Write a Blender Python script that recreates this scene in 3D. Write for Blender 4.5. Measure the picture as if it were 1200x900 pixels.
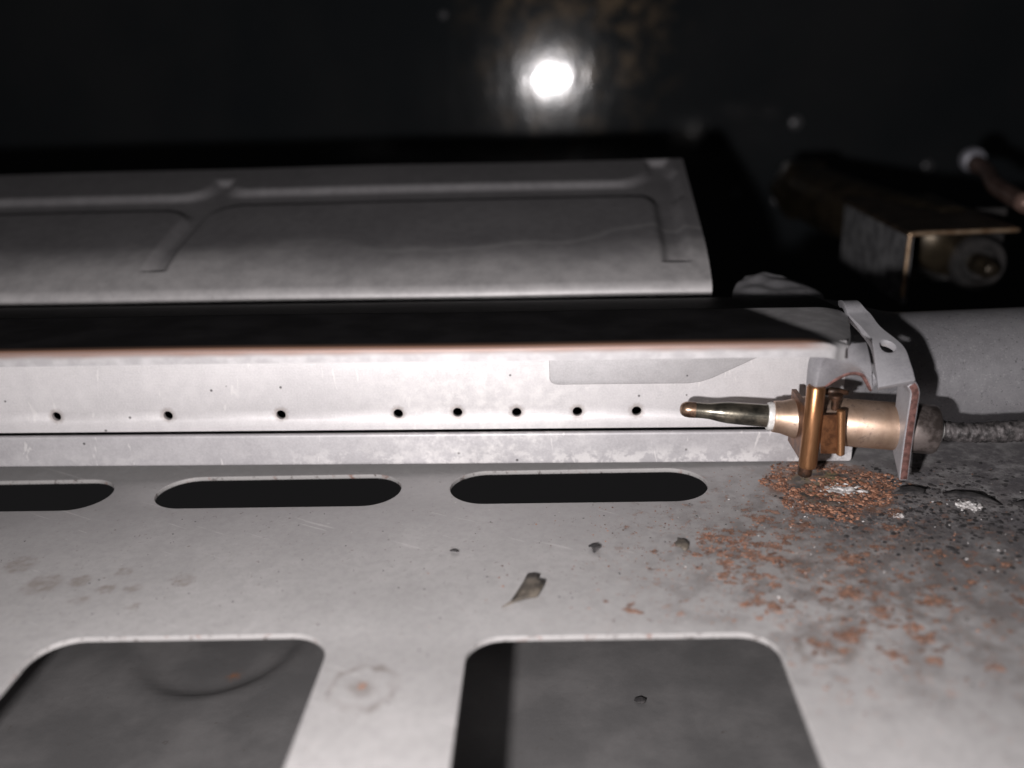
import bpy, bmesh, math, random
from mathutils import Vector, Matrix, noise

# ------------------------------------------------------------------ scene, camera, light
for o in list(bpy.data.objects): bpy.data.objects.remove(o)
S = bpy.context.scene
COL = S.collection
U = 0.001                                   # everything below is written in millimetres

RIGHT = Vector((0.99822583, 0.0385288, -0.04539518))
DOWN = Vector((-0.02995576, -0.33391623, -0.94212664))
FWD = Vector((-0.05145719, 0.941815, -0.33216964))
CAM = Vector((0, 0, 64))
cd = bpy.data.cameras.new('camera'); cam = bpy.data.objects.new('camera', cd); COL.objects.link(cam)
m = Matrix((RIGHT, -DOWN, -FWD)).transposed().to_4x4(); m.translation = CAM * U
cam.matrix_world = m
cd.sensor_width = 36; cd.lens = 33.0; cd.clip_start = 0.002; cd.clip_end = 20
cd.dof.use_dof = True; cd.dof.focus_distance = 0.141; cd.dof.aperture_fstop = 13.0
S.camera = cam

W = bpy.data.worlds.new('World'); S.world = W; W.use_nodes = True
W.node_tree.nodes['Background'].inputs[0].default_value = (0.5, 0.48, 0.5, 1)
W.node_tree.nodes['Background'].inputs[1].default_value = 0.018

ld = bpy.data.lights.new('phone_flash', 'POINT'); ld.energy = 1.24; ld.shadow_soft_size = 2.2 * U
ld.color = (1.0, 0.955, 0.958)
lamp = bpy.data.objects.new('phone_flash', ld); COL.objects.link(lamp)
LIGHT = Vector((-18.5, 0, 51)); lamp.location = LIGHT * U

S.render.engine = 'CYCLES'
S.cycles.transparent_max_bounces = 24
S.view_settings.view_transform = 'Standard'; S.view_settings.look = 'None'
S.view_settings.exposure = 0.0; S.view_settings.gamma = 1.0
S.render.resolution_x = 1024; S.render.resolution_y = 768

# ------------------------------------------------------------------ material helpers
class NT:
    def __init__(s, name):
        s.m = bpy.data.materials.new(name); s.m.use_nodes = True
        s.t = s.m.node_tree; s.b = s.t.nodes['Principled BSDF']
        s.obj = s.n('ShaderNodeTexCoord').outputs['Object']
        mp = s.n('ShaderNodeVectorMath'); mp.operation = 'SCALE'; s.l(s.obj, mp.inputs[0]); mp.inputs['Scale'].default_value = 1000
        s.mm = mp.outputs[0]
    def n(s, k): return s.t.nodes.new(k)
    def l(s, a, b): s.t.links.new(a, b)
    def noise(s, scale, detail=4, rough=0.55, vec=None, dist=0.0, stretch=None):
        v = vec or s.mm
        if stretch:
            q = s.n('ShaderNodeVectorMath'); q.operation = 'MULTIPLY'; s.l(v, q.inputs[0]); q.inputs[1].default_value = stretch; v = q.outputs[0]
        x = s.n('ShaderNodeTexNoise'); s.l(v, x.inputs['Vector'])
        x.inputs['Scale'].default_value = scale; x.inputs['Detail'].default_value = detail
        x.inputs['Roughness'].default_value = rough; x.inputs['Distortion'].default_value = dist
        return x.outputs['Fac']
    def voro(s, scale, vec=None):
        x = s.n('ShaderNodeTexVoronoi'); s.l(vec or s.mm, x.inputs['Vector']); x.inputs['Scale'].default_value = scale
        return x.outputs['Distance']
    def ramp(s, v, a, b, lo=0.0, hi=1.0, smooth=True):
        x = s.n('ShaderNodeMapRange'); x.interpolation_type = 'SMOOTHSTEP' if smooth else 'LINEAR'; x.clamp = True
        s.l(v, x.inputs['Value'])
        for k, val in zip((1, 2, 3, 4), (a, b, lo, hi)): x.inputs[k].default_value = val
        return x.outputs[0]
    def math(s, op, a, b=0.0):
        x = s.n('ShaderNodeMath'); x.operation = op
        for i, v in enumerate((a, b)):
            if isinstance(v, (int, float)): x.inputs[i].default_value = v
            else: s.l(v, x.inputs[i])
        return x.outputs[0]
    def mix(s, f, a, b):
        x = s.n('ShaderNodeMix'); x.data_type = 'RGBA'
        for i, v in ((0, f), (6, a), (7, b)):
            if isinstance(v, (int, float)): x.inputs[i].default_value = v
            elif isinstance(v, tuple): x.inputs[i].default_value = (*v, 1) if len(v) == 3 else v
            else: s.l(v, x.inputs[i])
        return x.outputs[2]
    def mixf(s, f, a, b):
        x = s.n('ShaderNodeMix'); x.data_type = 'FLOAT'
        for i, v in ((0, f), (2, a), (3, b)):
            if isinstance(v, (int, float)): x.inputs[i].default_value = v
            else: s.l(v, x.inputs[i])
        return x.outputs[0]
    def dist(s, p, vec=None):
        x = s.n('ShaderNodeVectorMath'); x.operation = 'DISTANCE'; s.l(vec or s.mm, x.inputs[0]); x.inputs[1].default_value = p
        return x.outputs['Value']
    def warp(s, scale, amt):
        x = s.n('ShaderNodeTexNoise'); s.l(s.mm, x.inputs['Vector']); x.inputs['Scale'].default_value = scale; x.inputs['Detail'].default_value = 3
        a = s.n('ShaderNodeVectorMath'); a.operation = 'SUBTRACT'; s.l(x.outputs['Color'], a.inputs[0]); a.inputs[1].default_value = (.5, .5, .5)
        b = s.n('ShaderNodeVectorMath'); b.operation = 'SCALE'; s.l(a.outputs[0], b.inputs[0]); b.inputs['Scale'].default_value = amt
        c = s.n('ShaderNodeVectorMath'); c.operation = 'ADD'; s.l(s.mm, c.inputs[0]); s.l(b.outputs[0], c.inputs[1])
        return c.outputs[0]
    def axis(s, i):
        x = s.n('ShaderNodeSeparateXYZ'); s.l(s.mm, x.inputs[0]); return x.outputs[i]
    def bump(s, h, dist=0.05, strength=1.0):
        x = s.n('ShaderNodeBump'); s.l(h, x.inputs['Height']); x.inputs['Distance'].default_value = dist * U; x.inputs['Strength'].default_value = strength
        s.l(x.outputs[0], s.b.inputs['Normal'])
    def set(s, **k):
        for a, v in k.items():
            i = s.b.inputs[{'col': 'Base Color', 'rough': 'Roughness', 'metal': 'Metallic', 'spec': 'Specular IOR Level', 'coat': 'Coat Weight', 'coatr': 'Coat Roughness'}[a]]
            if isinstance(v, tuple): i.default_value = (*v, 1)
            elif isinstance(v, (int, float)): i.default_value = v
            else: s.l(v, i)
        return s.m

M = {}
def mat_steel(name, dark, light, metal=0.75, rough=(0.42, 0.6), patch=None, brushed=False):
    t = NT(name)
    big = t.noise(0.06, 5, 0.6); fine = t.noise(3.5, 3, 0.6); mid = t.noise(0.45, 5, 0.65)
    f = t.math('ADD', t.math('MULTIPLY', big, 0.5), t.math('MULTIPLY', mid, 0.5))
    c = t.mix(t.ramp(f, 0.36, 0.64), dark, light)
    c = t.mix(t.ramp(fine, 0.3, 0.75, 0, 0.35), c, tuple(min(1, v * 1.25) for v in light))
    c = t.mix(t.ramp(t.voro(0.22), 0.035, 0.06, 0.8, 0), c, (0.03, 0.028, 0.028))
    r = t.mixf(mid, rough[0], rough[1]); mt = metal
    if patch:
        c, mt = patch(t, c, mt)
    h = fine
    if brushed:
        br = t.noise(5.0, 2, 0.5, stretch=(0.02, 1, 1)); h = t.math('ADD', fine, t.math('MULTIPLY', br, 0.8))
    t.bump(h, 0.035, 0.55)
    return t.set(col=c, rough=r, metal=mt)

def burner_patch(t, c, mt):
    # pale mineral bloom round the ports and scuffs, only where flames have licked
    w = t.warp(0.25, 9); w3 = t.warp(1.5, 0.9)
    d = t.ramp(t.dist((-50, 0, 11), w), 5, 26, 1, 0)
    k = t.math('MULTIPLY', d, t.ramp(t.noise(0.55, 6, 0.7), 0.40, 0.70))
    c = t.mix(t.math('MULTIPLY', k, 0.6), c, (0.80, 0.78, 0.76))
    low = t.math('MULTIPLY', t.ramp(t.axis(2), 4.2, 1.2, 0, 1), t.ramp(t.noise(0.35, 6, 0.7), 0.48, 0.56))
    low = t.math('MULTIPLY', low, t.ramp(t.axis(0), -95, -60, 0.25, 1))
    c = t.mix(t.math('MULTIPLY', low, 0.4), c, (0.78, 0.76, 0.74))
    scr = t.math('MULTIPLY', t.ramp(t.noise(0.5, 3, 0.5, stretch=(1.0, 1, 0.25), dist=1.5), 0.66, 0.70), 0.6)
    c = t.mix(scr, c, (0.75, 0.73, 0.72))
    rim = None
    for hx in (-119.7, -101.1, -82.5, -63.4, -53.8, -44.3, -34.6, -25.2):
        q = t.ramp(t.dist((hx, 0, 8.95), w3), 0.8, 1.6, 1, 0)
        rim = q if rim is None else t.math('MAXIMUM', rim, q)
    c = t.mix(t.math('MULTIPLY', rim, 0.45), c, (0.20, 0.15, 0.12))
    kk = t.math('MAXIMUM', k, low)
    return c, t.mixf(kk, mt, 0.1)

M['burner'] = mat_steel('burner_steel', (0.55, 0.535, 0.54), (0.63, 0.612, 0.615), 0.3, (0.48, 0.58), burner_patch, True)
M['flange'] = mat_steel('flange_steel', (0.40, 0.388, 0.40), (0.48, 0.468, 0.478), 0.3, (0.45, 0.55), burner_patch)
M['tab'] = mat_steel('tab_steel', (0.36, 0.35, 0.355), (0.43, 0.42, 0.425), 0.35, (0.5, 0.6))
M['bracket'] = mat_steel('bracket_steel', (0.24, 0.235, 0.25), (0.34, 0.335, 0.35), 0.35, (0.4, 0.52))
def tube_patch(t, c, mt):
    c = t.mix(t.ramp(t.noise(2.2, 3, 0.7), 0.58, 0.66, 0, 0.22), c, (0.70, 0.69, 0.70))
    c = t.mix(t.ramp(t.noise(1.6, 4, 0.7), 0.40, 0.33, 0, 0.6), c, (0.10, 0.098, 0.105))
    return c, mt
M['tube'] = mat_steel('tube_steel', (0.26, 0.255, 0.268), (0.33, 0.325, 0.338), 0.55, (0.36, 0.46), tube_patch)

def shield_patch(t, c, mt):
    # heat line: the plate is dusty pale below a wavering tide mark
    y = t.math('ADD', t.axis(1), t.math('MULTIPLY', t.noise(0.035, 4, 0.6), 26))
    k = t.math('MULTIPLY', t.ramp(y, 18, 33, 1, 0), t.ramp(t.noise(0.25, 6, 0.7), 0.25, 0.7, 0.6, 1))
    c = t.mix(t.math('MULTIPLY', k, 0.6), c, (0.60, 0.58, 0.575))
    y2 = t.math('ADD', t.axis(1), t.math('MULTIPLY', t.noise(0.018, 3, 0.5), 40))
    tide = t.math('MULTIPLY', t.math('MULTIPLY', t.ramp(y2, 37.0, 38.5), t.ramp(y2, 38.5, 40.5, 1, 0)), t.ramp(t.axis(0), -75, -60))
    c = t.mix(t.math('MULTIPLY', tide, 0.2), c, (0.5, 0.49, 0.485))
    return c, t.mixf(k, mt, mt * 0.7)
M['shield'] = mat_steel('shield_steel', (0.155, 0.15, 0.155), (0.20, 0.194, 0.199), 0.35, (0.45, 0.58), shield_patch)

def mat_floor():
    t = NT('scaled_sheet_floor')
    w = t.warp(0.5, 3.0); w2 = t.warp(1.4, 1.6)
    big = t.noise(0.035, 4); mid = t.noise(0.3, 6, 0.65); fine = t.noise(3.0, 3, 0.6)
    c = t.mix(t.ramp(big, 0.35, 0.65), (0.37, 0.36, 0.357), (0.44, 0.428, 0.424))
    c = t.mix(t.ramp(mid, 0.3, 0.7, 0, 0.5), c, (0.35, 0.34, 0.336))
    # fading light painted in: darker belt beside the burner, ragged edge
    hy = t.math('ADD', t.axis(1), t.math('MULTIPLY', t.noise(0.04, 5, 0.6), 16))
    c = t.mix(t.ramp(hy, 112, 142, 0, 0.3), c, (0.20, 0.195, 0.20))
    # small pits all over
    pit = t.ramp(t.voro(0.8, w2), 0.06, 0.17, 1, 0)
    pit = t.math('MULTIPLY', pit, t.ramp(t.noise(0.2, 4), 0.40, 0.56))
    c = t.mix(t.math('MULTIPLY', pit, 0.6), c, (0.16, 0.13, 0.11))
    pit2 = t.math('MULTIPLY', t.ramp(t.voro(1.9, t.warp(2.5, 0.8)), 0.05, 0.2, 1, 0), t.ramp(t.noise(0.35, 4), 0.46, 0.6))
    c = t.mix(t.math('MULTIPLY', pit2, 0.55), c, (0.18, 0.16, 0.145))
    pale = t.math('MULTIPLY', t.ramp(t.voro(0.45, t.warp(2.0, 1.2)), 0.03, 0.07, 1, 0), 0.5)
    c = t.mix(pale, c, (0.6, 0.58, 0.56))
    sx = t.n('ShaderNodeMapping'); t.l(t.mm, sx.inputs[0]); sx.inputs['Rotation'].default_value = (0, 0, 0.5)
    scr = t.ramp(t.noise(0.6, 2, 0.5, vec=sx.outputs[0], stretch=(0.12, 2.2, 1)), 0.70, 0.735, 0, 0.45)
    c = t.mix(scr, c, (0.58, 0.565, 0.56))
    mott = t.ramp(t.noise(0.9, 8, 0.8), 0.42, 0.62, 0, 0.28)
    c = t.mix(mott, c, (0.24, 0.235, 0.235))
    # soot on the right beside the pilot
    soot = t.math('MULTIPLY', t.ramp(t.dist((66, 128, 0), w), 6, 38, 1, 0), t.ramp(t.noise(0.3, 8, 0.78), 0.36, 0.60))
    sootw = t.math('MULTIPLY', t.ramp(t.dist((82, 112, 0), w), 14, 66, 1, 0), t.ramp(t.noise(0.15, 7, 0.74), 0.36, 0.62, 0.35, 1.0))
    c = t.mix(t.math('MULTIPLY', sootw, 0.85), c, (0.095, 0.088, 0.092))
    soot2 = t.math('MULTIPLY', t.ramp(t.dist((46, 122, 0), w), 4, 20, 1, 0), t.ramp(t.noise(0.6, 6, 0.75), 0.42, 0.58))
    soot = t.math('MAXIMUM', soot, soot2)
    c = t.mix(t.math('MULTIPLY', soot, 0.9), c, (0.06, 0.055, 0.06))
    # drip rings with brown hearts
    ring = None
    for (x, y, r) in [(-22.4, 84.2, 3.6), (30.1, 106.2, 2.6), (48.5, 109.7, 4.0), (53.5, 106, 3.5), (44.1, 98.8, 4.2), (56, 99, 5.0), (34.4, 101, 4), (49, 93.4, 4.5), (31.8, 92.2, 4), (66, 95, 5), (28.5, 90, 3), (60, 88, 4)]:
        d = t.math('DIVIDE', t.dist((x, y, 0), w), r)
        k = t.math('ADD', t.math('MULTIPLY', t.ramp(d, 0.75, 0.95, 0, 1), t.ramp(d, 0.95, 1.25, 1, 0)), t.ramp(d, 0.2, 0.75, 0.85, 0.0))
        ring = k if ring is None else t.math('MAXIMUM', ring, k)
    c = t.mix(t.math('MULTIPLY', ring, t.ramp(t.noise(0.3, 4, 0.6), 0.35, 0.65, 0.15, 0.7)), c, (0.17, 0.145, 0.13))
    # brown smears at left
    sm = None; ws = t.warp(0.9, 2.2)
    for (x, y, r) in [(-69.8, 106.7, 3.2), (-65, 107.4, 2.0), (-60.4, 105.3, 1.6), (-56.9, 105.2, 1.6), (-50.8, 107.0, 2.0), (-60, 109.5, 1.5), (-63, 102.6, 1.6), (-76, 112, 3), (-55, 101, 1.2)]:
        k = t.ramp(t.dist((x, y, 0), ws), r * 0.5, r, 1, 0)
        sm = k if sm is None else t.math('MAXIMUM', sm, k)
    c = t.mix(t.math('MULTIPLY', sm, t.ramp(t.noise(0.8, 4), 0.3, 0.7, 0.1, 0.5)), c, (0.16, 0.12, 0.09))
    # rust stain disc round the pilot foot and freckles
    rc = t.dist((40, 130.3, 0), t.warp(0.6, 3.0))
    disc = t.ramp(rc, 8.5, 10.5, 1, 0)
    c = t.mix(t.math('MULTIPLY', disc, t.ramp(t.noise(0.9, 6, 0.7), 0.35, 0.6, 0.25, 0.95)), c, (0.16, 0.075, 0.04))
    olive = t.math('MULTIPLY', t.ramp(rc, 5.2, 6.6, 1, 0), t.ramp(t.noise(0.35, 3), 0.40, 0.55))
    c = t.mix(t.math('MULTIPLY', olive, 0.85), c, (0.15, 0.12, 0.055))
    scorch = t.math('MULTIPLY', t.math('MULTIPLY', t.ramp(rc, 3.4, 4.6), t.ramp(rc, 4.9, 6.2, 1, 0)), t.ramp(t.noise(0.5, 5), 0.36, 0.5))
    c = t.mix(t.math('MULTIPLY', scorch, 0.9), c, (0.025, 0.022, 0.022))
    zone = t.ramp(t.dist((34, 108, 0), w), 12, 36, 1, 0)
    blot = t.math('MULTIPLY', t.ramp(t.dist((40, 110, 0), w), 10, 42, 1, 0), t.ramp(t.noise(0.2, 5, 0.65), 0.44, 0.62, 0, 0.75))
    c = t.mix(blot, c, (0.14, 0.125, 0.12))
    fre = t.math('MULTIPLY', t.ramp(t.noise(0.5, 7, 0.75), 0.57, 0.64), zone)
    c = t.mix(t.math('MULTIPLY', fre, 0.85), c, (0.30, 0.12, 0.055))
    fre2 = t.math('MULTIPLY', t.ramp(t.voro(0.75, w2), 0.10, 0.2, 1, 0), t.math('MULTIPLY', zone, t.ramp(t.noise(0.3, 3), 0.42, 0.52)))
    c = t.mix(t.math('MULTIPLY', fre2, 0.8), c, (0.30, 0.15, 0.07))
    dirt = t.math('MAXIMUM', t.math('MAXIMUM', soot, disc), t.math('MAXIMUM', fre, t.math('MAXIMUM', pit, fre2)))
    h = t.math('ADD', t.math('MULTIPLY', fine, 0.5), t.math('MULTIPLY', t.math('MULTIPLY', dirt, t.noise(1.6, 6, 0.8)), 3.0))
    t.bump(h, 0.08, 0.6)
    return t.set(col=c, metal=t.mixf(dirt, 0.25, 0.0), rough=t.mixf(dirt, 0.5, 0.85))
M['floor'] = mat_floor()

def mat_pan():
    t = NT('lower_pan_enamel')
    c = t.mix(t.ramp(t.noise(0.08, 5, 0.6), 0.35, 0.75), (0.082, 0.080, 0.080), (0.125, 0.121, 0.120))
    c = t.mix(t.ramp(t.noise(0.5, 6, 0.7), 0.62, 0.72, 0, 0.7), c, (0.06, 0.05, 0.045))
    c = t.mix(t.ramp(t.dist((-52.5, 122, 0), t.warp(0.8, 2)), 0.5, 2.2, 0.8, 0), c, (0.20, 0.08, 0.03))
    t.bump(t.noise(0.7, 4), 0.1, 0.4)
    return t.set(col=c, rough=0.45, metal=0.0)
M['pan'] = mat_pan()

def mat_wall():
    t = NT('black_enamel_wall')
    c = t.mix(t.ramp(t.noise(0.012, 4), 0.3, 0.7), (0.021, 0.025, 0.028), (0.032, 0.034, 0.036))
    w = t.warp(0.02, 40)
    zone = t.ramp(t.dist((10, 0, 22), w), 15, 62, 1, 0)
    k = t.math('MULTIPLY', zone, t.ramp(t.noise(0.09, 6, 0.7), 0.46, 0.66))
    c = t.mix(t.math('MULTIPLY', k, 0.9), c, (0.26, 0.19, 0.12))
    r = t.mixf(t.noise(0.02, 5, 0.6), 0.075, 0.13)
    t.bump(t.noise(0.05, 5, 0.6, stretch=(1.6, 1, 0.7)), 0.8, 0.2)
    return t.set(col=c, rough=r, metal=0.0, spec=0.5)
M['wall'] = mat_wall()

def mat_plate_shade():
    t = NT('shade_painted_plate')
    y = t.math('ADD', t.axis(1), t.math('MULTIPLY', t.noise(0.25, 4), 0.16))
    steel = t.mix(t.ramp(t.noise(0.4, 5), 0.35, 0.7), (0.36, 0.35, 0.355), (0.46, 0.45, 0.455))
    c = t.mix(t.ramp(t.noise(0.12, 5), 0.35, 0.7), (0.007, 0.0065, 0.007), (0.016, 0.015, 0.016))  # near-black that paints the self-shadow of the plate top
    # painted shade ends short of the right hand end along a soft slanting line
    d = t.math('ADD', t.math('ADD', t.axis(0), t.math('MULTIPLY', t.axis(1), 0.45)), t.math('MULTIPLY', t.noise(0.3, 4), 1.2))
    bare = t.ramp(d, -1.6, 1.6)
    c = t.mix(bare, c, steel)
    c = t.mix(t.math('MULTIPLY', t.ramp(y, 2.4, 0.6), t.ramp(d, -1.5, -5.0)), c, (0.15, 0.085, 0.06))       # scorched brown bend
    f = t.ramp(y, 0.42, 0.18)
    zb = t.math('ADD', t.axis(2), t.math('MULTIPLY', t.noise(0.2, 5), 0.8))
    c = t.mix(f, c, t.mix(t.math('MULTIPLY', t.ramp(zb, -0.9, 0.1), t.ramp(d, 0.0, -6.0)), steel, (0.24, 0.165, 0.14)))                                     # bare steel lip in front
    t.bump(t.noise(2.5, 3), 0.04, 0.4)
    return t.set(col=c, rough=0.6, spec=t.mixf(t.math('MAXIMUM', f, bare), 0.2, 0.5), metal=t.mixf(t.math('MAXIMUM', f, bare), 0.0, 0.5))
M['soot'] = mat_plate_shade()  # plate steel with shade put into its colour

def simple(name, a, b, metal, rough, scale=0.6, bump=0.04, bscale=3.0, lo=0.38, hi=0.62, stretch=None):
    t = NT(name)
    c = t.mix(t.ramp(t.noise(scale, 6, 0.68, stretch=stretch), lo, hi), a, b)
    t.bump(t.noise(bscale, 4, 0.65), bump, 0.6)
    return t.set(col=c, rough=rough, metal=metal)
M['rust_edge'] = simple('rusty_cut_edge', (0.06, 0.025, 0.02), (0.15, 0.07, 0.06), 0.1, 0.7, 1.2)
M['rust'] = simple('rust_crust', (0.19, 0.078, 0.042), (0.38, 0.20, 0.13), 0.0, 0.85, 0.7, 0.12, 2.0)
M['rust_dark'] = simple('rust_dark', (0.05, 0.03, 0.025), (0.16, 0.07, 0.04), 0.0, 0.85, 0.9, 0.12, 2.0)
M['ash'] = simple('white_ash', (0.30, 0.28, 0.27), (0.80, 0.78, 0.77), 0.0, 0.8, 1.2, 0.15, 2.0)
M['char'] = simple('black_char', (0.012, 0.011, 0.012), (0.05, 0.046, 0.046), 0.0, 0.9, 0.8, 0.12, 1.6)
M['brown'] = simple('brown_flake', (0.05, 0.042, 0.034), (0.13, 0.11, 0.088), 0.0, 0.7, 0.5, 0.1, 1.5)
M['copper'] = simple('heat_tinted_copper', (0.22, 0.105, 0.048), (0.40, 0.205, 0.10), 0.85, 0.34, 0.5, 0.015, 3.0, stretch=(1, 1, 0.12))
M['copper_black'] = simple('scorched_copper', (0.03, 0.018, 0.012), (0.10, 0.05, 0.03), 0.6, 0.45, 0.9, 0.02)
M['copper_dark'] = simple('dark_copper', (0.10, 0.042, 0.02), (0.22, 0.095, 0.042), 0.8, 0.38, 0.6, 0.02)
def mat_bronze():
    t = NT('tarnished_bronze')
    c = t.mix(t.ramp(t.noise(0.25, 5, 0.6), 0.3, 0.7), (0.38, 0.265, 0.19), (0.52, 0.385, 0.30))
    c = t.mix(t.ramp(t.noise(0.5, 6, 0.7), 0.54, 0.68, 0, 0.8), c, (0.11, 0.08, 0.075))
    c = t.mix(t.ramp(t.noise(1.5, 4, 0.6, stretch=(1, 0.2, 0.2)), 0.5, 0.7, 0, 0.4), c, (0.30, 0.20, 0.15))
    c = t.mix(t.ramp(t.axis(2), 15.5, 18, 0, 0.6), c, (0.16, 0.11, 0.08))
    t.bump(t.noise(2.0, 4), 0.02, 0.5)
    return t.set(col=c, rough=t.mixf(t.noise(0.8, 4), 0.32, 0.55), metal=0.8)
M['bronze'] = mat_bronze()
M['probe'] = simple('blued_probe', (0.07, 0.068, 0.058), (0.25, 0.225, 0.18), 0.9, 0.27, 0.35, 0.02, 1.5)
M['probe_end'] = simple('burnt_probe_end', (0.09, 0.05, 0.035), (0.30, 0.20, 0.14), 0.8, 0.3, 0.6, 0.03)
M['collar'] = simple('pale_collar', (0.55, 0.54, 0.52), (0.75, 0.74, 0.72), 0.2, 0.5, 1.0)
M['cap'] = simple('dark_end_cap', (0.14, 0.115, 0.105), (0.42, 0.36, 0.34), 0.85, 0.33, 0.4, 0.02)
M['wire'] = simple('crusted_lead', (0.025, 0.023, 0.023), (0.11, 0.10, 0.10), 0.3, 0.55, 0.9, 0.3, 1.4)
M['bronze_sheet'] = simple('brown_sheet', (0.045, 0.034, 0.026), (0.10, 0.075, 0.055), 0.6, 0.36, 0.2)
M['bronze_edge'] = simple('bare_bronze_edge', (0.35, 0.22, 0.13), (0.55, 0.40, 0.27), 0.7, 0.35, 0.4)
M['grey_sheet'] = simple('grey_sheet', (0.10, 0.10, 0.105), (0.22, 0.22, 0.225), 0.3, 0.5, 0.25)
M['dark_sheet'] = simple('dark_sheet', (0.03, 0.03, 0.03), (0.06, 0.056, 0.055), 0.3, 0.4, 0.2)
M['pipe'] = simple('dark_brass_pipe', (0.035, 0.028, 0.02), (0.09, 0.07, 0.045), 0.7, 0.36, 0.12)
M['dark_steel'] = simple('shade_black_steel', (0.018, 0.017, 0.018), (0.05, 0.046, 0.046), 0.1, 0.6, 0.15)  # black put in for shade on the burner top
M['rivet'] = simple('enamelled_rivet', (0.10, 0.10, 0.105), (0.25, 0.25, 0.26), 0.4, 0.3, 0.2)
M['pale'] = simple('pale_knob', (0.30, 0.30, 0.34), (0.45, 0.45, 0.5), 0.2, 0.5, 0.2)
M['rod'] = simple('pinkish_rod', (0.14, 0.085, 0.07), (0.26, 0.17, 0.14), 0.4, 0.45, 0.2)

# ------------------------------------------------------------------ geometry helpers (mm)
def mk(name, verts, faces, mat, parent=None, smooth=True, loc=(0, 0, 0)):
    me = bpy.data.meshes.new(name); me.from_pydata([(v[0] * U, v[1] * U, v[2] * U) for v in verts], [], faces); me.update()
    return link(name, me, mat, parent, smooth, loc)
def link(name, me, mat, parent=None, smooth=True, loc=(0, 0, 0)):
    o = bpy.data.objects.new(name, me); COL.objects.link(o)
    for k in (mat if isinstance(mat, (list, tuple)) else [mat]): me.materials.append(M[k])
    if smooth: me.shade_smooth()
    if parent: o.parent = parent
    o.location = Vector(loc) * U
    return o
def tag(o, label=None, cat=None, group=None, kind=None):
    for k, v in (('label', label), ('category', cat), ('group', group), ('kind', kind)):
        if v: o[k] = v
    return o
def empty(name, loc=(0, 0, 0), rot=(0, 0, 0)):
    e = bpy.data.objects.new(name, None); COL.objects.link(e); e.location = Vector(loc) * U; e.rotation_euler = rot
    e.empty_display_size = 0.005
    return e
def smooth_angle(o, deg=35):
    me = o.data; me.shade_smooth()
    bm = bmesh.new(); bm.from_mesh(me)
    for e in bm.edges:
        if len(e.link_faces) == 2 and e.calc_face_angle(0) > math.radians(deg): e.smooth = False
    bm.to_mesh(me); bm.free()
def rrect(x0, y0, x1, y1, r, n=8):
    p = []
    for cx, cy, a in ((x1 - r, y0 + r, -90), (x1 - r, y1 - r, 0), (x0 + r, y1 - r, 90), (x0 + r, y0 + r, 180)):
        for i in range(n + 1):
            t = math.radians(a + 90 * i / n); p.append((cx + r * math.cos(t), cy + r * math.sin(t)))
    return p
def circ(x, y, r, n=20): return [(x + r * math.cos(2 * math.pi * i / n), y + r * math.sin(2 * math.pi * i / n)) for i in range(n)]
def sheet(name, loops, half, bev, mat, parent=None, tf=None, res=2, loc=(0, 0, 0)):
    """flat sheet with holes: a filled 2D curve, thick and with softened edges, turned into a mesh"""
    cu = bpy.data.curves.new('tmp', 'CURVE'); cu.dimensions = '2D'; cu.fill_mode = 'BOTH'
    cu.extrude = half - bev; cu.bevel_depth = bev; cu.bevel_resolution = res; cu.offset = -bev
    for L in loops:
        s = cu.splines.new('POLY'); s.points.add(len(L) - 1); s.use_cyclic_u = True
        for p, q in zip(s.points, L): p.co = (q[0], q[1], 0, 1)
    co = bpy.data.objects.new('tmp', cu); COL.objects.link(co)
    dg = bpy.context.evaluated_depsgraph_get(); dg.update()
    me = bpy.data.meshes.new_from_object(co.evaluated_get(dg))
    bpy.data.objects.remove(co); bpy.data.curves.remove(cu)
    me.materials.clear()
    for v in me.vertices:
        c = v.co
        if tf: c = Vector(tf(c.x, c.y, c.z))
        v.co = c * U
    me.name = name
    bm = bmesh.new(); bm.from_mesh(me); bmesh.ops.remove_doubles(bm, verts=bm.verts, dist=1e-7)
    bmesh.ops.recalc_face_normals(bm, faces=bm.faces); bm.to_mesh(me); bm.free()
    o = link(name, me, mat, parent, True, loc); smooth_angle(o, 40)
    return o
def frame(d):
    d = Vector(d).normalized(); a = Vector((0, 0, 1)) if abs(d.z) < 0.9 else Vector((1, 0, 0))
    u = d.cross(a).normalized(); return d, u, d.cross(u).normalized()
def lathe(name, A, B, prof, mat, parent=None, n=40, wob=0.0, seed=0, loc=(0, 0, 0)):
    """prof: (distance from A in mm, radius)"""
    A = Vector(A); d, u, w = frame(Vector(B) - A); vs = []; fs = []
    for s, r in prof:
        for i in range(n):
            t = 2 * math.pi * i / n
            k = 1 + (wob * noise.noise(Vector((s * 0.9 + seed, math.cos(t) * 1.3, math.sin(t) * 1.3))) if wob else 0)
            vs.append(A + d * s + (u * math.cos(t) + w * math.sin(t)) * r * k)
    for j in range(len(prof) - 1):
        for i in range(n):
            k = (i + 1) % n; fs.append((j * n + i, (j + 1) * n + i, (j + 1) * n + k, j * n + k))
    fs.append(tuple(range(n))); fs.append(tuple(reversed(range((len(prof) - 1) * n, len(prof) * n))))
    o = mk(name, vs, fs, mat, parent, True, loc); fixn(o); smooth_angle(o, 38)
    return o
def fixn(o):
    bm = bmesh.new(); bm.from_mesh(o.data); bmesh.ops.recalc_face_normals(bm, faces=bm.faces); bm.to_mesh(o.data); bm.free()
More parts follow.
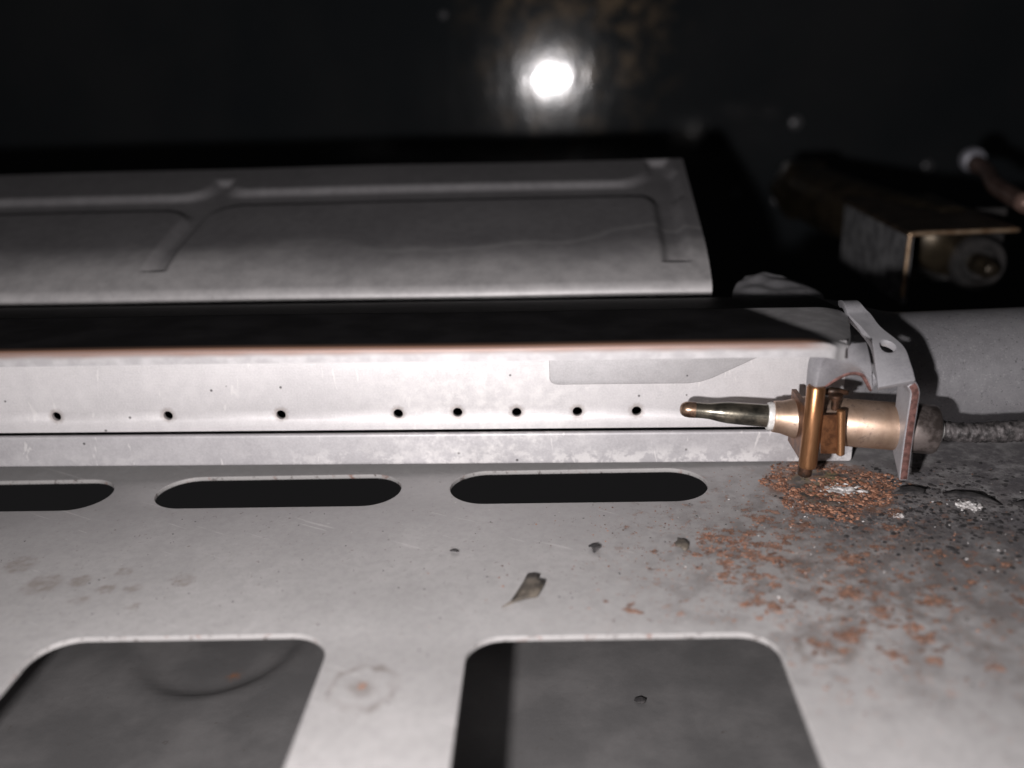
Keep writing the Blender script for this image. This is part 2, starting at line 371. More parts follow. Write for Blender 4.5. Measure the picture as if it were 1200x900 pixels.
def tube(name, pts, radii, mat, parent=None, n=20, wob=0.0, seed=0, sub=6, loc=(0, 0, 0)):
    P = [Vector(p) for p in pts]; Q = []; R = []
    for i in range(len(P) - 1):
        p0 = P[max(i - 1, 0)]; p1 = P[i]; p2 = P[i + 1]; p3 = P[min(i + 2, len(P) - 1)]
        for k in range(sub):
            t = k / sub
            Q.append(0.5 * ((2 * p1) + (p2 - p0) * t + (2 * p0 - 5 * p1 + 4 * p2 - p3) * t * t + (3 * p1 - p0 - 3 * p2 + p3) * t ** 3))
            R.append(radii[i] * (1 - t) + radii[i + 1] * t)
    Q.append(P[-1]); R.append(radii[-1]); vs = []; fs = []; N = len(Q)
    d, u, w = frame(Q[1] - Q[0])
    for j in range(N):
        d = (Q[min(j + 1, N - 1)] - Q[max(j - 1, 0)]).normalized(); u = (u - d * u.dot(d)).normalized(); w = d.cross(u)
        for i in range(n):
            t = 2 * math.pi * i / n; k = 1 + wob * noise.noise(Vector((j * 0.6 + seed, math.cos(t) * 2, math.sin(t) * 2)))
            vs.append(Q[j] + (u * math.cos(t) + w * math.sin(t)) * R[j] * k)
    for j in range(N - 1):
        for i in range(n):
            k = (i + 1) % n; fs.append((j * n + i, (j + 1) * n + i, (j + 1) * n + k, j * n + k))
    fs.append(tuple(range(n))); fs.append(tuple(reversed(range((N - 1) * n, N * n))))
    o = mk(name, vs, fs, mat, parent, True, loc); fixn(o)
    return o
def grid(name, fn, nu, nv, mat, parent=None, thick=0.0, offset=-1.0, hole=None, bevel=0.0, loc=(0, 0, 0), rim=True):
    """surface fn(s,t) on a grid with s,t in 0..1, given a real thickness; hole=(s,t,rs,rt) punches a round hole"""
    vs = [fn(i / nu, j / nv) for j in range(nv + 1) for i in range(nu + 1)]
    st = [[i / nu, j / nv] for j in range(nv + 1) for i in range(nu + 1)]
    fs = []
    for j in range(nv):
        for i in range(nu):
            q = (j * (nu + 1) + i, j * (nu + 1) + i + 1, (j + 1) * (nu + 1) + i + 1, (j + 1) * (nu + 1) + i)
            if hole:
                cs = sum(st[k][0] for k in q) / 4; ct = sum(st[k][1] for k in q) / 4
                if ((cs - hole[0]) / hole[2]) ** 2 + ((ct - hole[1]) / hole[3]) ** 2 < 1: continue
            fs.append(q)
    if hole:
        cnt = {}
        for q in fs:
            for k in q: cnt[k] = cnt.get(k, 0) + 1
        for k, c in cnt.items():
            s, t = st[k]; e = math.hypot((s - hole[0]) / hole[2], (t - hole[1]) / hole[3])
            if c < 4 and e < 1.6:
                vs[k] = fn(hole[0] + (s - hole[0]) / e, hole[1] + (t - hole[1]) / e)
    o = mk(name, vs, fs, mat, parent, True, loc)
    if thick:
        sm = o.modifiers.new('thickness', 'SOLIDIFY'); sm.thickness = thick * U; sm.offset = offset
        if rim and isinstance(mat, (list, tuple)) and len(mat) > 1: sm.material_offset_rim = 1
        if bevel:
            b = o.modifiers.new('edge', 'BEVEL'); b.width = bevel * U; b.segments = 2; b.material = 0; b.limit_method = 'ANGLE'; b.angle_limit = math.radians(50)
        ed = o.modifiers.new('split', 'EDGE_SPLIT'); ed.split_angle = math.radians(45)
    return o
def interp(P, t):
    """Catmull-Rom through a list of points"""
    n = len(P) - 1; x = min(max(t, 0), 1) * n; i = min(int(x), n - 1); f = x - i
    p = [Vector(P[min(max(k, 0), n)]) for k in (i - 1, i, i + 1, i + 2)]
    return 0.5 * (2 * p[1] + (p[2] - p[0]) * f + (2 * p[0] - 5 * p[1] + 4 * p[2] - p[3]) * f * f + (3 * p[1] - p[0] - 3 * p[2] + p[3]) * f ** 3)
def sstep(a, b, x):
    t = min(max((x - a) / (b - a), 0), 1); return t * t * (3 - 2 * t)

# ------------------------------------------------------------------ setting: floor sheet, lower pan, back wall
def skew(L, k): return [(x, y + k * x) for x, y in L]
floor = sheet('floor', [rrect(-190, 22, 190, 172, 2),
    rrect(-11.6, 40, 23.5, 93.1, 4.2), rrect(-62.9, 40, -27.8, 94.3, 5.0), rrect(-114, 40, -79, 95.2, 5.0), rrect(40 + 70, 40, 145, 92.2, 5.0),
    skew(rrect(-17.8, 127.2, 22.2, 138.9, 5.8, 12), -0.022), skew(rrect(-65.2, 127.0, -25.6, 138.3, 5.6, 12), -0.022), skew(rrect(-112.5, 126.8, -72.8, 138.0, 5.6, 12), -0.022)],
    0.36, 0.12, 'floor', loc=(0, 0, -0.36))
def mat_edge():
    t = NT('floor_cut_edge')
    c = t.mix(t.ramp(t.noise(0.35, 6, 0.7), 0.56, 0.70), (0.33, 0.32, 0.315), (0.20, 0.10, 0.075))
    c = t.mix(t.ramp(t.noise(0.9, 5, 0.7), 0.55, 0.68), c, (0.10, 0.085, 0.08))
    t.bump(t.noise(1.5, 5, 0.7), 0.12, 0.7)
    return t.set(col=c, rough=0.65, metal=0.2)
M['edge'] = mat_edge(); floor.data.materials.append(M['edge'])
for p in floor.data.polygons:
    if abs(p.normal.z) < 0.8: p.material_index = 1
tag(floor, 'grey sheet metal floor with long slots and large square cutouts', kind='structure')

def pan_h(x, y):
    d = math.hypot((x + 57.0) / 1.0, (y - 131.5) / 1.15)
    z = -1.3 * (1 - sstep(11.5, 14.5, d)) + 0.25 * noise.noise(Vector((x * 0.05, y * 0.05, 3)))
    return z
NX, NY = 220, 110
o = grid('lower_floor', lambda s, t: (-160 + 320 * s, 20 + 138 * t, pan_h(-160 + 320 * s, 20 + 138 * t)), NX, NY, 'pan', thick=1.0, loc=(0, 0, -25))
tag(o, 'dark enamelled lower pan seen through the cutouts', kind='structure')

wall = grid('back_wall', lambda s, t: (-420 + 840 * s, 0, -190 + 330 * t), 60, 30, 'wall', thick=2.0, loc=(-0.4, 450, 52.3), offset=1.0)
wall.rotation_euler = (-0.0116, 0, -0.0199)
tag(wall, 'black glossy enamelled back wall', kind='structure')
for (x, z, r) in [(110.6, -24, 4.2), (171, -45.6, 3.6), (103.8, -58.6, 3.6), (84.6, -54.6, 2.4), (-46.8, 29, 2.6), (19, 27, 2.6), (124, -44, 2.4)]:
    lathe('rivet', (x, 1, z), (x, -9, z), [(0, r), (1.6, r), (2.6, r * 0.86), (3.4, r * 0.55), (3.8, r * 0.15)], 'rivet', wall, 20)
# pressed seam high on the wall
o = grid('seam', lambda s, t: (-260 + 290 * s, -1.5 * math.sin(t * math.pi), 27.5 + 3 * t), 20, 6, 'wall', wall, thick=0.4)

# ------------------------------------------------------------------ burner
BR = empty('burner', (37, 140, 0), (0, 0.0205, 0))
tag(BR, 'long grey steel box burner with a row of small ports, plate on top', 'burner')
X0 = -175
# face sheet: real ports punched through
holes = [-157, -138.4, -119.7, -101.1, -82.5, -63.4, -53.8, -44.3, -34.6, -25.2]
sheet('front_panel', [[(X0, 6.05), (7, 6.05), (7, 23.6), (X0, 23.6)]] + [circ(x, 8.92 + 0.12 * math.sin(x), 0.76, 20) for x in holes],
      0.4, 0.07, 'burner', BR, tf=lambda x, y, z: (x, -z + 0.4, y), res=1)
sheet('lower_flange', [rrect(X0, 0.35, 9, 5.65, 0.5, 3)], 0.55, 0.25, 'flange', BR, tf=lambda x, y, z: (x, -z - 0.45, y))
prof = [(0.9, 5.0), (0.9, 0.9), (2.2, 0.4), (22, 0.4), (24, 2), (24, 18), (22, 21.0), (2, 23.6), (0.8, 23.5)]
def shellfn(s, t):
    p = interp([(a, b, 0) for a, b in prof], t); return (X0 + (7 - X0) * s, p.x, p.y)
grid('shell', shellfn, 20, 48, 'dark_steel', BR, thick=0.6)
# box runs over into a round mixing tube
def tubefn(s, t):
    x = 6.8 + 90 * s; k = sstep(7.5, 19, x); a = 2 * math.pi * t
    R = 10.2 + 0.03 * max(0, x - 20)
    cx, cz = math.cos(a), math.sin(a)
    e = 5.0 * (1 - k) + 2.0 * k
    q = (abs(cx) ** e + abs(cz) ** e) ** (-1 / e)
    ry = 12.0 * (1 - k) + R * k; rz = 10.7 * (1 - k) + R * k
    yc = 12.1; zc = 11.2 * (1 - k) + 10.7 * k
    return (x, yc - cx * q * ry, zc + cz * q * rz)
o = grid('mixing_tube', tubefn, 60, 72, 'tube', BR)
# darker tab lapped over the face
sheet('lap_tab', [[(-39, 21), (-39, 14.7), (-38.75, 14.15), (-38.2, 13.85), (-37.6, 13.75), (-17.2, 13.75), (-15.4, 14.0), (-13.6, 14.6), (-5.6, 18.5), (-2, 21)]],
      0.38, 0.16, 'tab', BR, tf=lambda x, y, z: (x, -z - 0.42, y))
# top plate with its shade painted black: short bare lip in front, level, then folded down onto the burner
def platefn(s, t):
    if t < 0.12: y, z = 0.0, -2.0 + 1.4 * t / 0.12
    elif t < 0.3:
        a = (t - 0.12) / 0.18 * math.radians(88); y = 0.7 * (1 - math.cos(a)); z = -0.6 + 0.7 * math.sin(a)
    elif t < 0.84: y = 0.7 + 18.3 * (t - 0.3) / 0.54; z = 0.1 - 0.02 * y
    elif t < 0.92: k = (t - 0.84) / 0.08; y = 19.0 + 4.5 * k; z = -0.28 - 2.3 * k
    else: k = (t - 0.92) / 0.08; y = 23.5 + 14 * k; z = -2.58 - 1.6 * k
    xr = -0.2 + 5.0 * min(1, y / 17.0) ** 0.8
    x = X0 + (xr - X0) * s
    e = max(0, (x - (xr - 4)) / 4)
    z -= 0.8 * e * e
    if t < 0.3: y += 0.7 * e ** 3
    z += 0.12 * noise.noise(Vector((x * 0.03, 0, 5)))
    return (x, y, z)
grid('top_plate', platefn, 220, 60, 'soot', BR, thick=0.6, loc=(0, -22, 26.75), offset=-1)  # its black top is shade held in the material colour
# flap at the far edge by the tube
L_ = [(-6, 20, 20.5), (-6.5, 24, 21.2), (-5, 29, 22.4), (-2.5, 33, 23.4)]
R_ = [(7, 15, 20.8), (9, 21, 21.6), (9, 27, 22.0), (6.5, 32.5, 22.6)]
o = grid('rear_flap', lambda s, t: interp(L_, t) * (1 - s) + interp(R_, t) * s + Vector((0, 0, 0.9 * math.sin(math.pi * s) + 0.7 * noise.noise(Vector((s * 4, t * 5, 2))) - 0.5 * t)), 16, 20, ['tube', 'rust_edge'], BR, thick=0.8, bevel=0.15)

# ------------------------------------------------------------------ thermocouple bracket
BK = empty('thermocouple_bracket', (42, 140, 20))
tag(BK, 'bent grey steel bracket with copper coloured clip holding the thermocouple', 'bracket')
def rel(p): return Vector(p) - Vector((42, 140, 20))
A0 = [(34.7, 120.3, 25.0), (37.0, 119.9, 25.7), (39.2, 120.9, 25.6), (41.6, 123.6, 24.9)]
A1 = [(34.5, 122.4, 21.7), (36.6, 122.0, 22.7), (39.4, 122.0, 22.6), (42.3, 122.9, 21.5)]
A2 = [(34.9, 124.2, 16.6), (35.3, 124.0, 17.6), (36.7, 124.0, 18.7), (38.4, 124.0, 19.9), (40.1, 124.0, 20.5), (41.7, 124.0, 20.1), (42.6, 124.0, 18.6), (43.0, 124.0, 17.7)]
def saddle(s, t):
    r = [interp(Q, s) for Q in (A0, A1, A2)]
    p = interp([r[0], r[1], r[2]], t)
    # roll the left side back into the tab that carries the post
    if s < 0.16: p = p + Vector((-0.2, 2.4, 0)) * ((0.16 - s) / 0.16) ** 2
    return rel(p)
sd = grid('saddle', saddle, 44, 26, 'bracket', BK, thick=1.1, bevel=0.34, offset=1)
tube('cut_edge', [saddle(k, 1.0) + Vector((0, 0.25, -0.12)) for k in (0.2, 0.32, 0.45, 0.58, 0.7, 0.82, 0.92, 0.99)], [0.2, 0.34, 0.36, 0.38, 0.38, 0.38, 0.34, 0.2], 'rust_edge', sd, 10)
SL = [(43.2, 142.5, 24.6), (42.2, 137.0, 26.0), (42.3, 134.5, 24.9), (43.2, 131.0, 23.7), (43.75, 128.0, 22.35), (43.6, 125.0, 19.8), (43.5, 123.3, 18.0)]
SR = [(45.4, 142.5, 24.6), (44.4, 137.0, 26.0), (45.3, 134.5, 25.0), (45.9, 131.5, 23.7), (47.9, 128.0, 22.0), (48.2, 125.0, 20.5), (48.3, 123.0, 18.9)]
o = grid('strap', lambda s, t: rel(interp(SL, t) * (1 - s) + interp(SR, t) * s), 26, 56, 'bracket', BK, thick=1.1, bevel=0.34, hole=(0.48, 0.675, 0.27, 0.05))
# tab bent down from the strap, the body passes through it
def tabfn(s, t):
    y = 123.0 + 0.7 * t + s * (5.2 - 1.2 * t)
    z = 18.9 - (14.9 - 3.6 * s) * t
    x = 48.7 - 0.25 * math.sin(t * 2)
    if t < 0.12: x -= 0.8 * (1 - t / 0.12) ** 2
    return rel((x, y, z))
o = grid('side_tab', tabfn, 24, 30, ['bracket', 'rust_edge'], BK, thick=1.3, bevel=0.44, offset=0)
# heat tinted rolled post and the plate behind it
lathe('clip_post', rel((35.5, 124.3, 18.6)), rel((34.95, 124.3, 6.1)), [(0, 1.1), (0.3, 1.3), (12.0, 1.3), (12.3, 1.2), (12.4, 0.5)], 'copper', BK, 32)
lathe('post_foot', rel((34.77, 124.35, 6.7)), rel((34.6, 124.5, 4.4)), [(0, 1.05), (1.7, 1.0), (2.0, 0.6)], 'copper_black', BK, 20)
grid('post_plate', lambda s, t: rel((34.6 + 0.15 * t, 124.8 + 7 * s, 7.2 + 8.2 * t)), 6, 8, 'copper_dark', BK, thick=0.7)
# small spring clip hugging the body
AX0 = Vector((17.63, 131, 13.11)); AX1 = Vector((55.42, 128, 9.75)); AXD = (AX1 - AX0).normalized()
def axp(x): return AX0 + (AX1 - AX0) * ((x - AX0.x) / (AX1.x - AX0.x))
def clipfn(s, t): return rel((36.4 + 2.6 * s + 0.35 * (1 - t), 124.7 - 0.25 * s, 8.2 + 5.9 * t))
o = grid('spring_clip', clipfn, 4, 6, 'copper_dark', BK, thick=0.5, offset=0)
lathe('rolled_edge', rel((39.1, 124.3, 14.9)), rel((39.5, 124.3, 7.9)), [(0, 0.35), (0.15, 0.6), (6.8, 0.6), (7.0, 0.35)], 'copper', o, 20)
lathe('screw', rel((38.7, 125.8, 14.4)), rel((38.6, 125.5, 18)), [(0, 0.55), (1.7, 0.55), (1.72, 0.95), (2.1, 1.0), (2.3, 0.85)], 'copper_black', BK, 20)
tube('clip_ear', [rel(axp(37.0) + Vector((0, -2.0, 5.0))), rel(axp(38.4) + Vector((0, -2.8, 5.6))), rel(axp(40.6) + Vector((0, -2.6, 5.5)))], [0.4, 0.6, 0.35], 'copper_black', BK, 10)

# ------------------------------------------------------------------ thermocouple
TC = empty('thermocouple', AX0)
tag(TC, 'bronze thermocouple with slim dark probe tip pointing left at the ports', 'thermocouple')
def ax(x): return (axp(x) - AX0) 
def seg(name, x0, x1, prof, mat, parent=TC, **k): return lathe(name, ax(x0), ax(x1), prof, mat, parent, **k)
k = 1 / AXD.x
pt = seg('probe', 17.6, 31, [(2.2, 1.18), (3.4, 1.16), (4.4, 1.2), (5.8, 1.45), (7.0, 1.6), (9, 1.66), (12.9, 1.70)], 'probe')
seg('tip', 17.6, 31, [(0, 0.25), (0.1, 0.6), (0.35, 0.92), (0.8, 1.14), (1.4, 1.22), (2.3, 1.2)], 'probe_end', pt)
seg('collar', 30.2, 36, [(0, 1.7), (0.05, 2.0), (0.4, 2.12), (0.85, 2.05), (0.9, 1.8)], 'collar')
seg('body', 31.05, 52, [(0, 2.1), (0.05, 2.3), (0.5, 2.36), (1.2, 2.42), (3.0, 2.95), (4.2, 3.3), (5.0, 3.46), (5.6, 3.5), (8.0, 3.5), (8.1, 3.44), (8.3, 3.44), (8.4, 3.5), (19.5, 3.5)], 'bronze', n=56)
seg('end_cap', 49.3, 56, [(0, 3.4), (0.25, 3.6), (0.4, 3.65), (4.2, 3.6), (4.55, 3.45), (4.7, 3.1), (4.73, 1.8)], 'cap', n=48)
seg('ceramic_ring', 53.9, 58, [(0, 1.9), (0.15, 2.05), (0.7, 1.95), (0.85, 1.6)], 'collar')
tube('lead_wire', [ax(54.5), ax(58) + Vector((0, 0, -0.1)), ax(62) + Vector((0, 0.2, 0.25)), ax(68) + Vector((0, 0.8, 1.0)), ax(76) + Vector((0, 2, 2.4)), ax(90) + Vector((0, 4, 5))], [1.35, 1.4, 1.5, 1.55, 1.6, 1.6], 'wire', TC, 22, 0.2, 2, 22)

# ------------------------------------------------------------------ ribbed heat shield behind the burner
HS = empty('heat_shield', (27.8, 165, 25.4), (math.radians(12.5), math.radians(1.0), 0))
HS.rotation_mode = 'XYZ'
LEN = 190
def shield(s, t):
    u = -LEN * (1 - s) + 0.0; L = t * 68 - 6
    if L < 0:    # rolled front
        a = min(1.0, -L / 4.0) * math.radians(65); v = 2.0 - 2.0 * math.sin(a); z = -2.0 * (1 - math.cos(a))
        if -L > 4: z -= (-L - 4) * 0.4
    else: v = 2.0 + L * 0.98; z = 0.0
    z -= 2.6 * (max(0, 17 - v) / 17) ** 2
    if L > 0:
        cu = 41.5 + 2.5 * sstep(-110, -95, u) + 2.0 * sstep(-14, -8, u)
        dl = max(abs(v - cu) - 4.4, u + 5.0)
        d1 = max(abs(u + 104.3) - 1.7, 8 - v, v - 55)
        d2 = max(abs(u + 5.8) - 2.0, 8 - v, v - 62)
        def smin(a, b, k=7.0):
            q = min(max(0.5 + 0.5 * (b - a) / k, 0), 1); return b * (1 - q) + a * q - k * q * (1 - q)
        dd = smin(smin(dl, d1), d2)
        h = -1.5 * sstep(0.9, -0.9, dd)
        z += h
    xr = u + 2.2 * sstep(-30, 0, u) * max(0, v) / 66
    # clipped corner
    if v > 62 and u > -6: xr -= 1.5 * ((v - 62) / 5) ** 2
    z += 0.35 * noise.noise(Vector((u * 0.02, v * 0.03, 1)))
    return (xr, v, z)
o = grid('pressed_sheet', shield, 340, 180, ['shield', 'tab'], HS, thick=0.7)
tag(HS, 'pale grey pressed sheet heat shield with embossed ribs behind the burner', 'heat shield')

# ------------------------------------------------------------------ dim fittings at the back right
OH = empty('injector_holder', (78, 210, 8))
tag(OH, 'brown channel shaped sheet holder at right with a bare bright edge', 'holder')
grid('top_sheet', lambda s, t: (24 * s - 0.2, 52 * t, 14.7 + 0.0 * t), 4, 4, 'bronze_sheet', OH, thick=1.0)
grid('side_sheet', lambda s, t: (-0.2 * s, 48 * t, 14.2 - 16 * s), 4, 4, 'grey_sheet', OH, thick=1.0, offset=1)
tube('front_edge', [(23.6, -0.2, 14.4), (12, -0.2, 14.4), (1.2, -0.2, 14.3), (0.2, -0.2, 13.3), (0.0, -0.2, 8), (-0.3, -0.2, 0)], [0.5] * 6, 'bronze_edge', OH, 12)
grid('back_plate', lambda s, t: (0.6 + 34 * s, 30, -4 + 18 * t), 4, 4, 'dark_sheet', OH, thick=1.0)
inj = lathe('injector', (26.5, 30, 1.5), (26.5, 6, 1.5), [(0, 6.8), (6, 6.8), (7, 6.2), (7, 4.6), (5, 4.2), (5, 1.0)], 'dark_sheet', OH, 36)
lathe('nozzle', (26.5, 26, 1.5), (26.5, 6, 1.5), [(0, 2.6), (8, 2.4), (10, 1.6), (10.5, 0.6)], 'pipe', inj, 24)
GP = empty('gas_pipe', (86, 330, 15))
tag(GP, 'dim brass gas pipe running from the back wall to the holder', 'pipe')
tube('pipe', [(0, 0, 0), (1.0, -30, 0), (4, -62, 0.5), (12, -95, 0)], [9.0, 9.2, 8.6, 8.4], 'pipe', GP, 32)
lathe('fitting', (-0.3, 10, 0), (0.4, -20, 0), [(0, 9), (2, 10.6), (10, 10.8), (14, 10.6), (16, 9)], 'pipe', GP, 6)
IR = empty('igniter_rod', (112, 245, 20))
tag(IR, 'thin pinkish rod with a pale round end at far right', 'rod')
tube('rod', [(17.5, 55, 5.5), (14, 38, 5.2), (5, 12, 5.0), (-4, -24, 6)], [2.6, 2.0, 2.2, 2.2], 'rod', IR, 18)
lathe('round_end', (18.2, 62, 6.2), (18.2, 54, 6.2), [(0, 2), (1, 3.4), (3, 3.9), (5, 3.4), (6, 2)], 'pale', IR, 28)

# ------------------------------------------------------------------ flakes, rust crust and ash on the floor
def flake(name, x, y, out, mat, curl=0.6, label=None, cat='flake', z=0.05, rot=0, seed=1, thick=0.18):
    n = len(out); vs = [(0, 0, curl)]; fs = []
    ca, sa = math.cos(rot), math.sin(rot)
    R = max(math.hypot(*p) for p in out)
    for ring in (0.5, 1.0):
        for (a, b) in out:
            a2, b2 = a * ca - b * sa, a * sa + b * ca
            r = math.hypot(a, b) * ring / R
            vs.append((a2 * ring, b2 * ring, curl * (1 - r * r) + 0.25 * curl * noise.noise(Vector((a2 * ring * 1.3, b2 * ring * 1.3, seed))) ))
    for i in range(n):
        j = (i + 1) % n; fs += [(0, 1 + i, 1 + j), (1 + i, 1 + n + i, 1 + n + j, 1 + j)]
    lo = min(v[2] for v in vs); vs = [(a, b, c - lo) for a, b, c in vs]
    o = mk(name, vs, fs, mat, None, True, (x, y, z)); s = o.modifiers.new('t', 'SOLIDIFY'); s.thickness = thick * U; s.offset = 1
    tag(o, label, cat); return o
def blob(n, a, b, jag, seed):
    rnd = random.Random(seed)
    return [((a * (1 + jag * (rnd.random() - .5))) * math.cos(2 * math.pi * i / n), (b * (1 + jag * (rnd.random() - .5))) * math.sin(2 * math.pi * i / n)) for i in range(n)]
flake('paint_flake', -4.6, 102.6, [(-3.4, -3.6), (-2.0, -3.0), (-0.6, -2.4), (0.9, -1.9), (1.7, 0.4), (1.9, 1.7), (1.0, 2.0), (1.2, 3.4), (0.5, 3.9), (-0.4, 3.7), (-0.9, 1.2), (-1.7, -1.2), (-2.3, -2.5)], 'brown', 0.5, 'long brown curled paint flake lying alone between slots and cutouts', seed=3)
flake('soot_chip', 4.1, 113.1, blob(11, 0.9, 0.9, 1.2, 4), 'char', 0.4, 'tiny ragged black chip on the floor below the right slot', seed=5)
flake('brown_chip', 15.9, 113.8, blob(12, 0.95, 1.5, 0.6, 9), 'brown', 0.12, 'rounded dark brown chip left of the rust freckles', seed=8)
flake('soot_speck', -15.2, 113.0, blob(8, 0.5, 0.25, 0.8, 2), 'char', 0.2, 'thin black speck below the left end of the right slot', seed=2)
flake('char_flake', 58.6, 124.6, [(-3, 2.6), (-1.6, 2.2), (-0.2, 1.4), (1.6, 0.8), (3.2, -0.4), (4.0, -1.4), (2.6, -1.5), (1.0, -1.0), (-0.6, -0.6), (-2, 0.4), (-3, 1.4)], 'char', 1.1, 'curled black char flake right of the pilot with white ash beneath', seed=7, thick=0.35)
flake('char_chip', 66.5, 121.5, blob(12, 3.0, 2.2, 0.7, 12), 'char', 0.8, 'broad black char chip at the right edge of the floor', seed=11)
flake('char_scale', 51.5, 127.6, blob(13, 2.4, 1.3, 0.8, 14), 'char', 0.5, 'black scale just below the hanging bracket tab', seed=13)
flake('dark_crumb', 10.2, 112.8, blob(9, 1.0, 0.9, 0.9, 21), 'char', 0.25, 'black crumb on the dark pan inside the right cutout', seed=22, z=-24.9)
bpy.data.objects[-1] if False else None

rnd = random.Random(11)
def grains(name, items, mat, label, cat, jag=0.55):
    """many small flattened crystals in one mesh: items (x, y, z, size, flat)"""
    ico = bmesh.new(); bmesh.ops.create_icosphere(ico, subdivisions=1, radius=1.0)
    base = [v.co.copy() for v in ico.verts]; faces = [[v.index for v in f.verts] for f in ico.faces]; ico.free()
    vs = []; fs = []
    for (x, y, z, s, fl) in items:
        off = len(vs); a = rnd.random() * 6.28; ca, sa = math.cos(a), math.sin(a); ex = 0.7 + rnd.random() * 0.9
        for c in base:
            k = 1 + jag * (rnd.random() - 0.5)
            px, py, pz = c.x * s * k * ex, c.y * s * k, c.z * s * k * fl
            vs.append((x + px * ca - py * sa, y + px * sa + py * ca, z + pz))
        fs += [tuple(off + i for i in f) for f in faces]
    o = mk(name, vs, fs, mat, None, False); tag(o, label, cat, kind='stuff'); return o

def onfloor(x, y):
    if y > 126 and y < 139.5 and x < 23: return False
    if y < 95.5 and (-12.5 < x < 24.4 or -64 < x < -27): return False
    return y < 139.3 or x > 36
R1 = []; R2 = []; A1 = []
for i in range(3600):     # crusted ring
    a = rnd.random() * 6.283; r = 5.6 + 3.9 * (rnd.random() ** 0.8); r *= 1 + 0.14 * math.sin(3 * a + 1) + 0.1 * math.sin(7 * a)
    x, y = 40 + r * math.cos(a), 130.3 + r * math.sin(a)
    if math.sin(a) > 0.55 and rnd.random() < 0.6: continue
    (R1 if rnd.random() < 0.55 else R2).append((x, y, 0.02, 0.04 + 0.26 * rnd.random() ** 4, 0.7))
for i in range(400):
    a = rnd.random() * 6.283; r = 5.5 * rnd.random() ** 0.5; x, y = 41.5 + r * math.cos(a), 129.3 + r * math.sin(a) * 0.8
    (R1 if rnd.random() < 0.5 else R2).append((x, y, 0.02, 0.10 + 0.35 * rnd.random() ** 2, 0.6))
patches = [(19.7, 115.6, 1.9), (22.9, 114.2, 1.9), (24.5, 110.7, 1.6), (27, 109.5, 1.7), (20.8, 108.7, 1.3), (27.8, 112.8, 1.5), (30.1, 106.2, 1.0), (36.8, 109.1, 1.9), (34.4, 101, 2.0), (44.1, 98.8, 1.7), (39.5, 93.7, 1.4), (40, 91.2, 1.3),
    (31.8, 92.2, 1.9), (28.5, 90.4, 1.2), (7.5, 98, 1.0), (39.4, 87.3, 1.1), (25, 98.1, 1.4), (23.3, 99.5, 1.2), (33, 118.5, 2.0), (28, 120.5, 1.8), (30, 115, 1.2), (23.6, 105.5, 1.3), (20.2, 105.5, 1.3), (48.5, 109.7, 0.9), (42, 104, 1.0), (37, 96.8, 1.5),
    (53.6, 98.8, 0.9), (47.1, 121.8, 1.4), (45, 117, 1.2), (26, 103, 0.9), (41, 112, 0.9), (25.5, 116.5, 1.2), (17.5, 111, 0.9), (56, 107, 0.8), (35.5, 88.5, 0.9), (12, 112, .7), (21, 111.5, 1.6), (25, 113, 1.4), (19, 112.5, 1.2), (-22.4, 84.2, 0.55), (45.5, 86, 0.9), (50, 103, .7)]
for (x, y, r) in patches:
    for i in range(int(70 * r * r) + 10):
        a = rnd.random() * 6.283; q = 0.8 * r * rnd.random() ** 0.55; px, py = x + q * math.cos(a) * 1.1, y + q * math.sin(a)
        if noise.noise(Vector((px * 1.1, py * 1.1, 4))) < -0.12: continue
        if onfloor(px, py): (R1 if rnd.random() < 0.8 else R2).append((px, py, 0.0, 0.03 + 0.15 * rnd.random() ** 3, 0.5))
for i in range(4200):      # loose freckles
    x = rnd.gauss(33, 15); y = rnd.gauss(107, 13)
    if onfloor(x, y) and y < 138 and x < 75: (R1 if rnd.random() < 0.6 else R2).append((x, y, 0.0, 0.035 + 0.13 * rnd.random() ** 4, 0.5))
def mat_film():
    t = NT('rust_film')
    at = t.n('ShaderNodeAttribute'); at.attribute_name = 'a'; a = at.outputs['Fac']
    n = t.noise(1.0, 8, 0.78); n2 = t.noise(0.6, 6, 0.7)
    c = t.mix(t.ramp(n2, 0.35, 0.65), (0.15, 0.075, 0.05), (0.38, 0.22, 0.155))
    c = t.mix(t.ramp(a, 0.5, 0.2), c, (0.13, 0.105, 0.095))
    al = t.math('MULTIPLY', t.ramp(t.math('ADD', t.math('MULTIPLY', a, 0.75), t.math('MULTIPLY', t.math('SUBTRACT', n, 0.5), 2.6)), 0.22, 0.75), t.ramp(a, 0.0, 0.4, 0, 0.85))
    t.l(al, t.b.inputs['Alpha']); t.bump(n, 0.15, 0.7)
    return t.set(col=c, rough=0.9, metal=0.0)
M['film'] = mat_film()
fv = []; ff = []; fa = []
spots = []
for (x, y, r) in patches:
    spots.append((x, y, r * 0.75))
    for j in range(3 if r < 1.2 else 5):
        a = rnd.random() * 6.28; q = r * (0.8 + 1.1 * rnd.random()); spots.append((x + q * math.cos(a), y + q * math.sin(a), r * (0.18 + 0.3 * rnd.random())))
for j in range(90):
    spots.append((rnd.gauss(42, 14), rnd.gauss(104, 12), 0.2 + 0.5 * rnd.random() ** 2))
kept = []
for sp in spots:
    if sum(1 for k in kept if math.hypot(sp[0] - k[0], sp[1] - k[1]) < 1.4 * (sp[2] + k[2])) < 4: kept.append(sp)
spots = kept
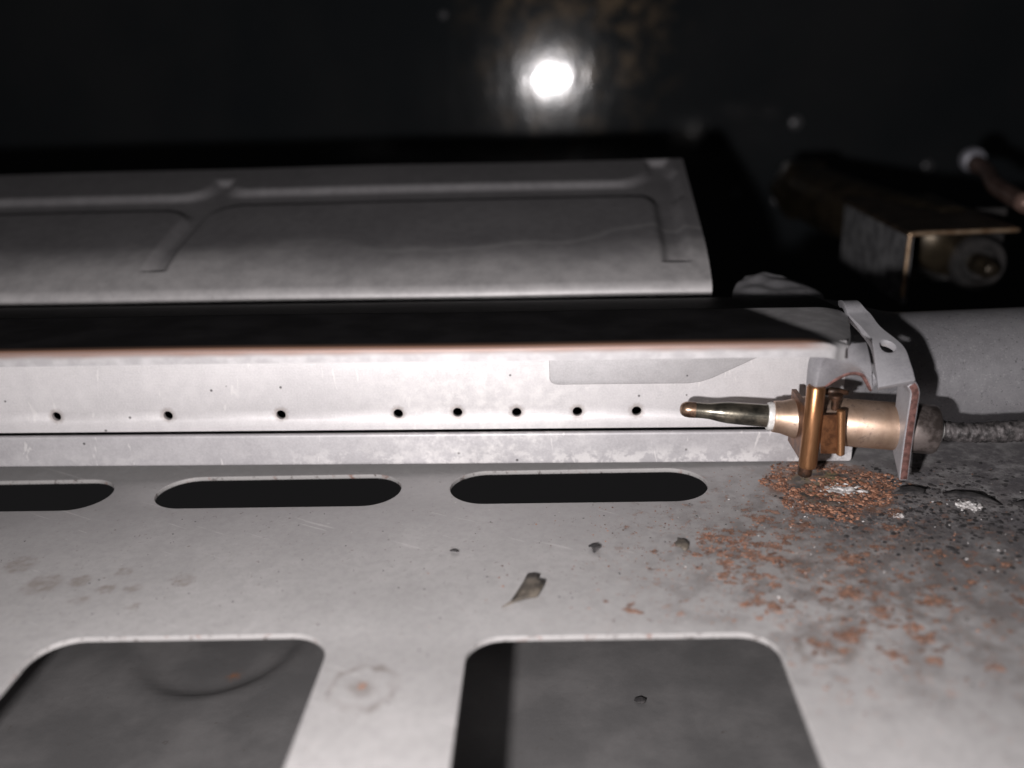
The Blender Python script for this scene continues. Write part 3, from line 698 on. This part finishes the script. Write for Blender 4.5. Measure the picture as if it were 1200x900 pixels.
for i, (x, y, r) in enumerate(spots):
    off = len(fv); N = 18; ph = rnd.random() * 6.28; R = r * 1.6
    fv.append((x, y, 0.03 + 0.0004 * i)); fa.append(1.0)
    for q in (0.33, 0.66, 1.0):
        for j in range(N):
            a = 2 * math.pi * j / N; k = R * q * (1 + 0.16 * math.sin(2 * a + ph) + 0.07 * math.sin(5 * a + 2 * ph))
            fv.append((x + k * math.cos(a) * 1.15, y + k * math.sin(a), 0.03 + 0.0004 * i)); fa.append(1 - q)
    for j in range(N):
        k = (j + 1) % N; ff.append((off, off + 1 + j, off + 1 + k))
        for q in (0, 1): b = off + 1 + q * N; ff.append((b + j, b + N + j, b + N + k, b + k))
keep = [f for f in ff if all(onfloor(fv[i][0], fv[i][1]) for i in f)]
fo = mk('rust_film', fv, keep, 'film', None, True); tag(fo, 'thin powdery rust stains fused into the floor right of the cutout', 'rust', kind='stuff')
ca = fo.data.color_attributes.new('a', 'FLOAT_COLOR', 'POINT')
for i, a in enumerate(fa): ca.data[i].color = (a, a, a, 1)
grains('rust_crust', R1, 'rust', 'crumbly orange rust ringing the pilot foot and freckling the floor', 'rust')
grains('rust_scale', R2, 'rust_dark', 'dark brown rust scale mixed among the orange rust', 'rust')
B1 = []
for i in range(2600):
    x = 56 + rnd.gauss(0, 9); y = 123 + rnd.gauss(0, 8)
    if y < 139 and x < 80: B1.append((x, y, 0.0, 0.04 + 0.42 * rnd.random() ** 5, 0.4))
for i in range(900):
    x = rnd.uniform(-80, 60); y = rnd.uniform(80, 126)
    if onfloor(x, y): B1.append((x, y, 0.0, 0.03 + 0.12 * rnd.random() ** 5, 0.4))
grains('soot_grit', B1, 'char', 'black soot grit scattered over the floor right of the pilot', 'soot')
for (cx, cy, s, n) in [(41.3, 129.0, 1.5, 230), (44.0, 128.4, 0.8, 40), (57.6, 123.0, 1.2, 260), (66.5, 119, 1.2, 60), (46.8, 120.5, .7, 25)]:
    for i in range(n):
        q = rnd.random() ** 6; A1.append((cx + rnd.gauss(0, s * (0.95 - 0.5 * q)), cy + rnd.gauss(0, s * (0.8 - 0.5 * q)), 0.02 + rnd.random() * 0.25, 0.03 + 0.5 * q, 0.3))
for i in range(130):
    x = rnd.gauss(42, 18); y = rnd.gauss(118, 10)
    if onfloor(x, y) and y < 138: A1.append((x, y, 0.0, 0.05 + 0.13 * rnd.random() ** 2, 0.6))
grains('white_ash', A1, 'ash', 'white ash crumbs by the pilot foot and under the black flake', 'ash', 1.3)
